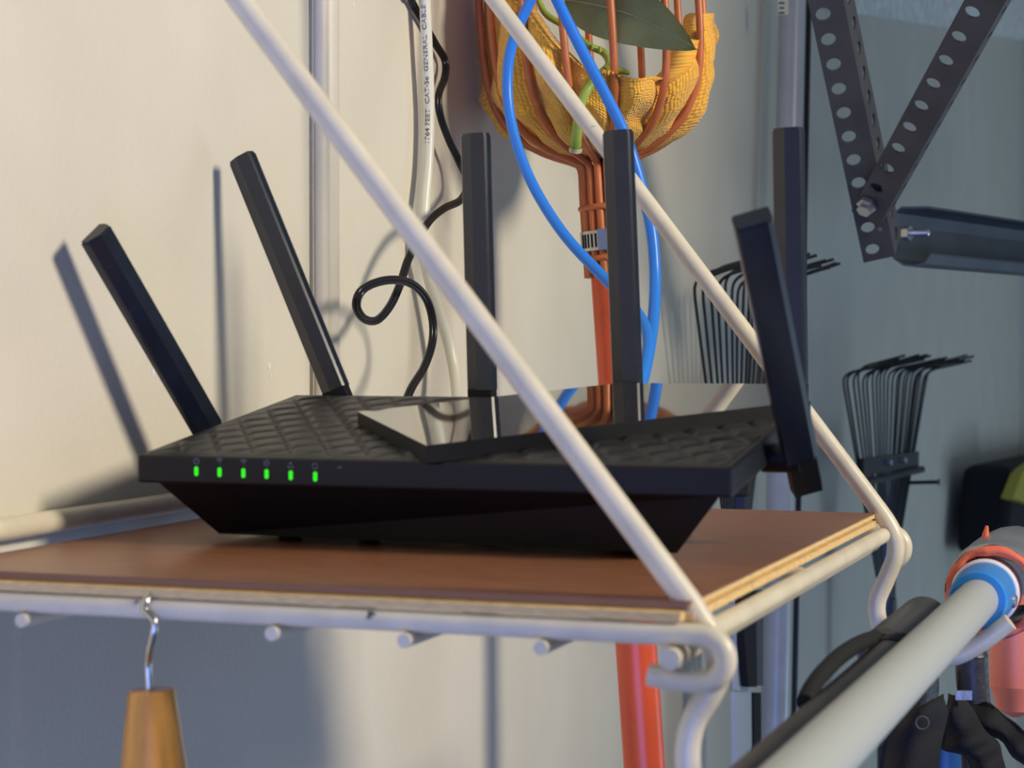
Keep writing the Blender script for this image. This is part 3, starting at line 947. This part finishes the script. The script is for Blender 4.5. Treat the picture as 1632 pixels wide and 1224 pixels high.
# ------------------------------------------------------------------ poles and tools standing at the wall
def pole_px(a, b, Xa, Xb):
    return at(*a, X=Xa), at(*b, X=Xb)
pa, pb_ = pole_px((1264, -60), (1236, 1100), 0.030, 0.034)
d_ = (pb_ - pa).normalized()
ap = thing('aluminium_pole', pb_ + d_ * 1.2, 'tall bare aluminium pole standing at the wall behind the far right antenna', 'pole')
MB().lathe(pa - d_ * .2, d_, [(0, .0001), (0, .0140), (.52, .0140), (.53, .0147), (2.0, .0147), (2.0, .0001)], 24).build('tube', M_alu, ap)
# small paper label with bars near the top of the picture
lbp = at(1252, 8, X=0.044)
lab = MB().hexa(obox(lbp + Vector((0.0, -.0125, 0)), right, Vector((0, 0, 1)), fwd, .0055, .012, .0004)).build('paper_label', M_whitec, ap)
for k in range(4):
    child(MB().hexa(obox(lbp + Vector((0, -.0125, -.010 + .005 * k)) - fwd * .0006 - right * .0015, right, Vector((0, 0, 1)), fwd, .0030 - .0006 * (k % 2), .0009, .0002)), 'printed_line', M_ink, lab)
# thin black rod beside it
qa, qb = at(1290, -40, X=0.012), at(1266, 1110, X=0.012)
dq = (qb - qa).normalized()
tag(MB().lathe(qa - dq * .15, dq, [(0, .0001), (0, .0034), (1.9, .0034), (1.9, .0001)], 12).build('black_rod', M_tine), 'thin black rod standing just behind the aluminium pole', 'rod')
# pale squeegee-like tool with black insert left of the pole, below the board
tl = thing('window_scraper', at(1192, 1130, X=0.02), 'flat pale grey tool with a black blade holder beside the aluminium pole', 'tool')
def quadbox(pts, X, th_, name, m):
    P = [at(x, y, X=X) for x, y in pts]
    nn = Vector((1, 0, 0))
    vs = [p - nn * th_ for p in P] + P
    return MB().hexa(vs).build(name, m, tl)
quadbox([(1177, 1300), (1203, 1300), (1201, 1103), (1175, 1103)], 0.060, .006, 'pale_handle', M_paleflat)
quadbox([(1175, 1102), (1197, 1102), (1188, 940), (1173, 940)], 0.058, .005, 'pale_shaft', M_paleflat)
quadbox([(1193, 1095), (1206, 1095), (1204, 940), (1180, 940)], 0.066, .006, 'black_insert', M_nylon)
quadbox([(1203, 1300), (1214, 1300), (1213, 1104), (1201, 1104)], 0.062, .004, 'black_grip', M_nylon)
quadbox([(1207, 1093), (1216, 1093), (1217, 940), (1205, 940)], 0.056, .004, 'grey_plate', M_angle)

# ------------------------------------------------------------------ tubes lying on the hooks
XT, ZT_ = 0.365, 2.0 - 0.1295
gt = thing('grey_tube', (XT, 0.7, ZT_), 'pale grey plastic tube with a blue collar lying on the hooks', 'tube')
yend = at(1566, 940, X=XT).y
MB().lathe((XT, 0.30, ZT_), (0, 1, 0), [(0, .0001), (0, .0103), (yend - .30 - .004, .0103), (yend - .30, .0098)], 40).build('tube', M_pvc, gt)
MB().lathe((XT, yend - .022, ZT_), (0, 1, 0), [(0, .0104), (0, .0136), (.002, .0146), (.030, .0156), (.030, .0130)], 40).build('blue_collar', M_bring, gt)
MB().lathe((XT, yend + .0075, ZT_), (0, 1, 0), [(0, .0131), (0, .0162), (.003, .0172), (.016, .0174), (.02, .014), (.02, .0001)], 40).build('white_collar', M_white, gt)
MB().lathe((XT + .0150, yend + .004, ZT_ - .003), (1, -.15, -.1), [(0, .0001), (0, .0036), (.0012, .0030), (.0016, .0001)], 14).build('rivet', M_zinc, gt)

XK, ZK = 0.3465, 2.0 - 0.1390
bt = thing('charcoal_tube', (XK, 0.7, ZK), 'charcoal tube with a ribbed clip lying left of the grey tube', 'tube')
yk = at(1492, 968, X=XK).y
yr = at(1424, 1022, X=XK).y
MB().lathe((XK, 0.30, ZK), (0, 1, 0), [(0, .0001), (0, .0104), (yr - .30, .0104)], 28).build('tube', M_dkgrey, bt)
MB().lathe((XK - .0045, yr, ZK + .001), (0, 1, 0), [(0, .0001), (0, .0106), (.006, .0124), (yk - yr - .012, .0124), (yk - yr - .004, .0105), (yk - yr, .006), (yk - yr, .0001)], 28).build('grip', M_dkgrey, bt)
MB().lathe((XK, yr - .009, ZK), (0, 1, 0), [(0, .0106)] + [(.0018 * k, .0118 if k % 2 else .0109) for k in range(0, 11)] + [(.018, .0106)], 28).build('ribbed_clip', M_tine, bt)
MB().tube(spline([at(x, y, X=XK - .008) for x, y in ((1425, 1012), (1385, 1019), (1345, 1041), (1312, 1072), (1296, 1093), (1282, 1120))], 6), .0034, 10).build('strap', M_nylon, bt)

# orange foam sleeve wrapped with tape beyond the collar
XS, ZS = XT + 0.0035, ZT_ - 0.0005
y0 = yend + .012
fo = thing('foam_sleeve', (XS, y0 + .1, ZS - .02), 'ragged orange foam sleeve wrapped in silver tape behind the blue collar', 'sleeve')
vs, fs = [], []
N = 48
rnd = random.Random(3)
prof = [(.014, .0188), (.001, .0194), (-.001, .0210), (0, .0236), (.006, .0243), (.03, .0244)]
for (dy, r_) in prof:
    for k in range(N):
        a = 2 * math.pi * k / N
        rag = noise.noise(Vector((math.cos(a) * 4, math.sin(a) * 4, r_ * 200))) * .0016
        vs.append((XS + (r_ + rag) * math.sin(a), y0 + dy + rag * 1.5, ZS + (r_ + rag * .6) * math.cos(a)))
for i in range(len(prof) - 1):
    for k in range(N):
        l = (k + 1) % N
        fs.append((i * N + k, i * N + l, (i + 1) * N + l, (i + 1) * N + k))
MB().add(vs, fs, True).build('foam', M_foam, fo)
vs, fs = [], []
prof = [(.005, .0243), (.0055, .0251), (.020, .0257), (.036, .0252), (.05, .0259), (.10, .0259), (.10, .0200)]
for (dy, r_) in prof:
    for k in range(N):
        a = 2 * math.pi * k / N
        rag = noise.noise(Vector((math.cos(a) * 3 + 9, math.sin(a) * 3, dy * 40))) * .0012
        vs.append((XS + (r_ + rag) * math.sin(a), y0 + dy + .010 * max(0, -math.cos(a)) , ZS + (r_ + rag) * math.cos(a)))
for i in range(len(prof) - 1):
    for k in range(N):
        l = (k + 1) % N
        fs.append((i * N + k, i * N + l, (i + 1) * N + l, (i + 1) * N + k))
MB().add(vs, fs, True).build('silver_tape', M_tape, fo)
MB().tube([at(1569, 866, Y=y0 + .05), at(1571, 852, Y=y0 + .05), at(1573, 838, Y=y0 + .05)], [.0022, .0018, .0008], 8).build('frayed_end', M_foam, fo)

# ------------------------------------------------------------------ things hanging at the lower right
YH = 1.20
oc = at(1625, 1080, Y=YH)
r1 = (at(1660, 1080, Y=YH) - at(1577, 1080, Y=YH)).length / 2
oc = (at(1660, 1080, Y=YH) + at(1577, 1080, Y=YH)) / 2
zt_ = at(1600, 985, Y=YH).z; zb_ = at(1600, 1140, Y=YH).z
of = thing('orange_cone', (oc.x, oc.y, zb_), 'smooth orange plastic cone tip hanging at the lower right edge', 'plastic cone')
MB().lathe((oc.x, oc.y, zt_), (0, 0, -1), [(-.012, .0001), (-.012, r1 * .9), (0, r1), (zt_ - zb_ - .018, r1), (zt_ - zb_ - .004, r1 * .72), (zt_ - zb_, r1 * .25), (zt_ - zb_ + .001, .0001)], 32).build('body', M_orange, of)
hs = thing('rubber_hose', at(1550, 1224, Y=1.13), 'short dark glossy hose end hanging below the hook tip', 'hose')
hp = [at(x, y, Y=1.13) for x, y in ((1548, 1046), (1549, 1075), (1552, 1110), (1556, 1160), (1560, 1260))]
MB().tube(spline(hp, 5), 0.0088, 20).build('hose_body', M_dkpipe, hs)
MB().tube([hp[0] + Vector((0, 0, .0005)), hp[0] + Vector((0, 0, .006))], [.0092, .0070], 20).build('hose_cap', M_dkpipe, hs)

def drape(name, rows, Yd, label, cat, th_=.003, m=M_nylon, depth=0.012):
    """cloth strip: rows of (left, right) picture points, bulged and given thickness"""
    n = 8
    vs, fs = [], []
    sp = []
    L = spline([at(*a, Y=Yd) for a, b in rows], 4); R = spline([at(*b, Y=Yd) for a, b in rows], 4)
    for lay in (0, 1):
        for i, (a, b) in enumerate(zip(L, R)):
            for k in range(n + 1):
                f = k / n
                p = a.lerp(b, f) + Vector((0, -depth * math.sin(math.pi * f) + .004 * math.sin(i * .9 + f * 4) + lay * th_, 0))
                vs.append(p)
    W = n + 1; K = len(L); o2 = K * W
    for i in range(K - 1):
        for k in range(n):
            a = i * W + k
            fs.append((a, a + W, a + W + 1, a + 1)); fs.append((o2 + a, o2 + a + 1, o2 + a + W + 1, o2 + a + W))
    for i in range(K - 1):
        for a in (i * W, i * W + n):
            fs.append((a, a + W, o2 + a + W, o2 + a))
    for k in range(n):
        for a in (k, (K - 1) * W + k):
            fs.append((a, a + 1, o2 + a + 1, o2 + a))
    o = MB().add(vs, fs, True).build(name, m)
    return tag(o, label, cat)
drape('nylon_strap', [((1511, 1106), (1534, 1104)), ((1505, 1140), (1545, 1128)), ((1500, 1170), (1572, 1165)), ((1502, 1192), (1592, 1190)), ((1540, 1212), (1600, 1215)), ((1560, 1270), (1605, 1270))], 1.09, 'wide black nylon strap flap with a small metal buckle, below the dark hose', 'strap')
bk = at(1536, 1108, Y=1.075)
tag(MB().hexa(obox(bk, right, fwd, Vector((0, 0, 1)), .0042, .001, .0024)).build('strap_buckle', M_tape), 'small silver buckle on the black strap flap', 'buckle')
drape('nylon_belt', [((1540, 1122), (1545, 1165)), ((1580, 1122), (1590, 1180)), ((1610, 1150), (1615, 1205)), ((1640, 1170), (1640, 1230)), ((1680, 1190), (1680, 1260))], 1.12, 'black nylon belt sagging towards the lower right edge', 'belt')
drape('black_bag', [((1440, 1130), (1504, 1105)), ((1425, 1160), (1508, 1140)), ((1405, 1195), (1500, 1192)), ((1395, 1290), (1485, 1290))], 1.06, 'black fabric bag hanging right behind the grey tube', 'bag', depth=.02)
rg = at(1470, 1152, Y=1.03)
tag(MB().tube([rg + (right * math.cos(a) + Vector((0, 0, 1)) * math.sin(a)) * .0032 for a in [2 * math.pi * k / 20 for k in range(20)]], .00045, 8, closed=True).build('key_ring', M_angle), 'small metal ring on the black fabric bag', 'ring')
bl = thing('blue_canister', at(1510, 1300, Y=1.16), 'blue and silver canister behind the black strap at the bottom edge', 'canister')
ca = at(1506, 1300, Y=1.16); cb = at(1506, 1172, Y=1.16)
MB().lathe(ca, (0, 0, 1), [(0, .0001), (0, .0115), ((cb - ca).z, .0115), ((cb - ca).z, .0001)], 24).build('can_body', M_blue2, bl)
MB().lathe(cb, (0, 0, 1), [(0, .0116), (.004, .0116), (.006, .009), (.006, .0001)], 24).build('can_lid', M_alu, bl)
# dark hanging webbing strip right under the tubes
drape('dark_webbing', [((1462, 1080), (1498, 1064)), ((1440, 1120), (1494, 1105)), ((1425, 1180), (1490, 1160)), ((1400, 1290), (1480, 1290))], 1.13, 'dark slate webbing hanging below the grey tube', 'webbing', m=M_dkpipe)
# handle of a hanging tool at the very right, far along the wall
YR = 3.3
bgc = at(1640, 815, X=0.12)
bg_ = thing('black_bag', at(1640, 900, X=0.12), 'black bag with a yellow flap on the wall at the right edge', 'bag')
P = [at(x, y, X=0.10) for x, y in ((1596, 885), (1700, 900), (1700, 720), (1606, 742))]
m = MB()
vs = [Vector((0.02, p.y, p.z)) for p in P] + [Vector((0.11, p.y, p.z)) for p in P]
m.hexa(vs)
bo_ = m.build('bag_body', M_nylon, bg_)
bv = bo_.modifiers.new('bevel', 'BEVEL'); bv.width = .02; bv.segments = 3
P = [at(x, y, X=0.125) for x, y in ((1614, 794), (1660, 810), (1660, 730), (1630, 752))]
MB().hexa([Vector((0.105, p.y, p.z)) for p in P] + [Vector((0.125, p.y, p.z)) for p in P]).build('yellow_flap', M_yellow, bg_)

# ------------------------------------------------------------------ wooden-handled tool on an S hook
YW = YN + 0.002
hk = thing('hanging_tool', at(240, 1224, Y=YW), 'tool with a tapered varnished wooden handle hanging from the shelf rod', 'tool')
rodtop = at(243, 950, Y=YW)
hx = rodtop.x
rr = RC + 0.0016
hp = [(hx, YW + rr * math.cos(a), ZC + rr * math.sin(a)) for a in [math.radians(d) for d in range(-30, 181, 30)]]
hp += [tuple(at(246, 990, Y=YW - rr)), tuple(at(244, 1012, Y=YW - rr)), tuple(at(238, 1036, Y=YW - .003)), tuple(at(236, 1060, Y=YW)), tuple(at(238, 1102, Y=YW))]
MB().tube(spline(hp, 4), 0.0014, 10).build('hook', M_hook, hk)
ht = at(241, 1099, Y=YW); hb = at(245, 1224, Y=YW)
dh = (hb - ht).normalized()
m = MB()
L_ = (hb - ht).length
prof = [(0, .0002), (0, .0080), (.0006, .0085), (L_, .0120), (L_ * 2.2, .0150), (L_ * 2.25, .0001)]
m.lathe(ht, dh, prof, 12, smooth=True)
hd = m.build('wooden_handle', M_handle, hk)
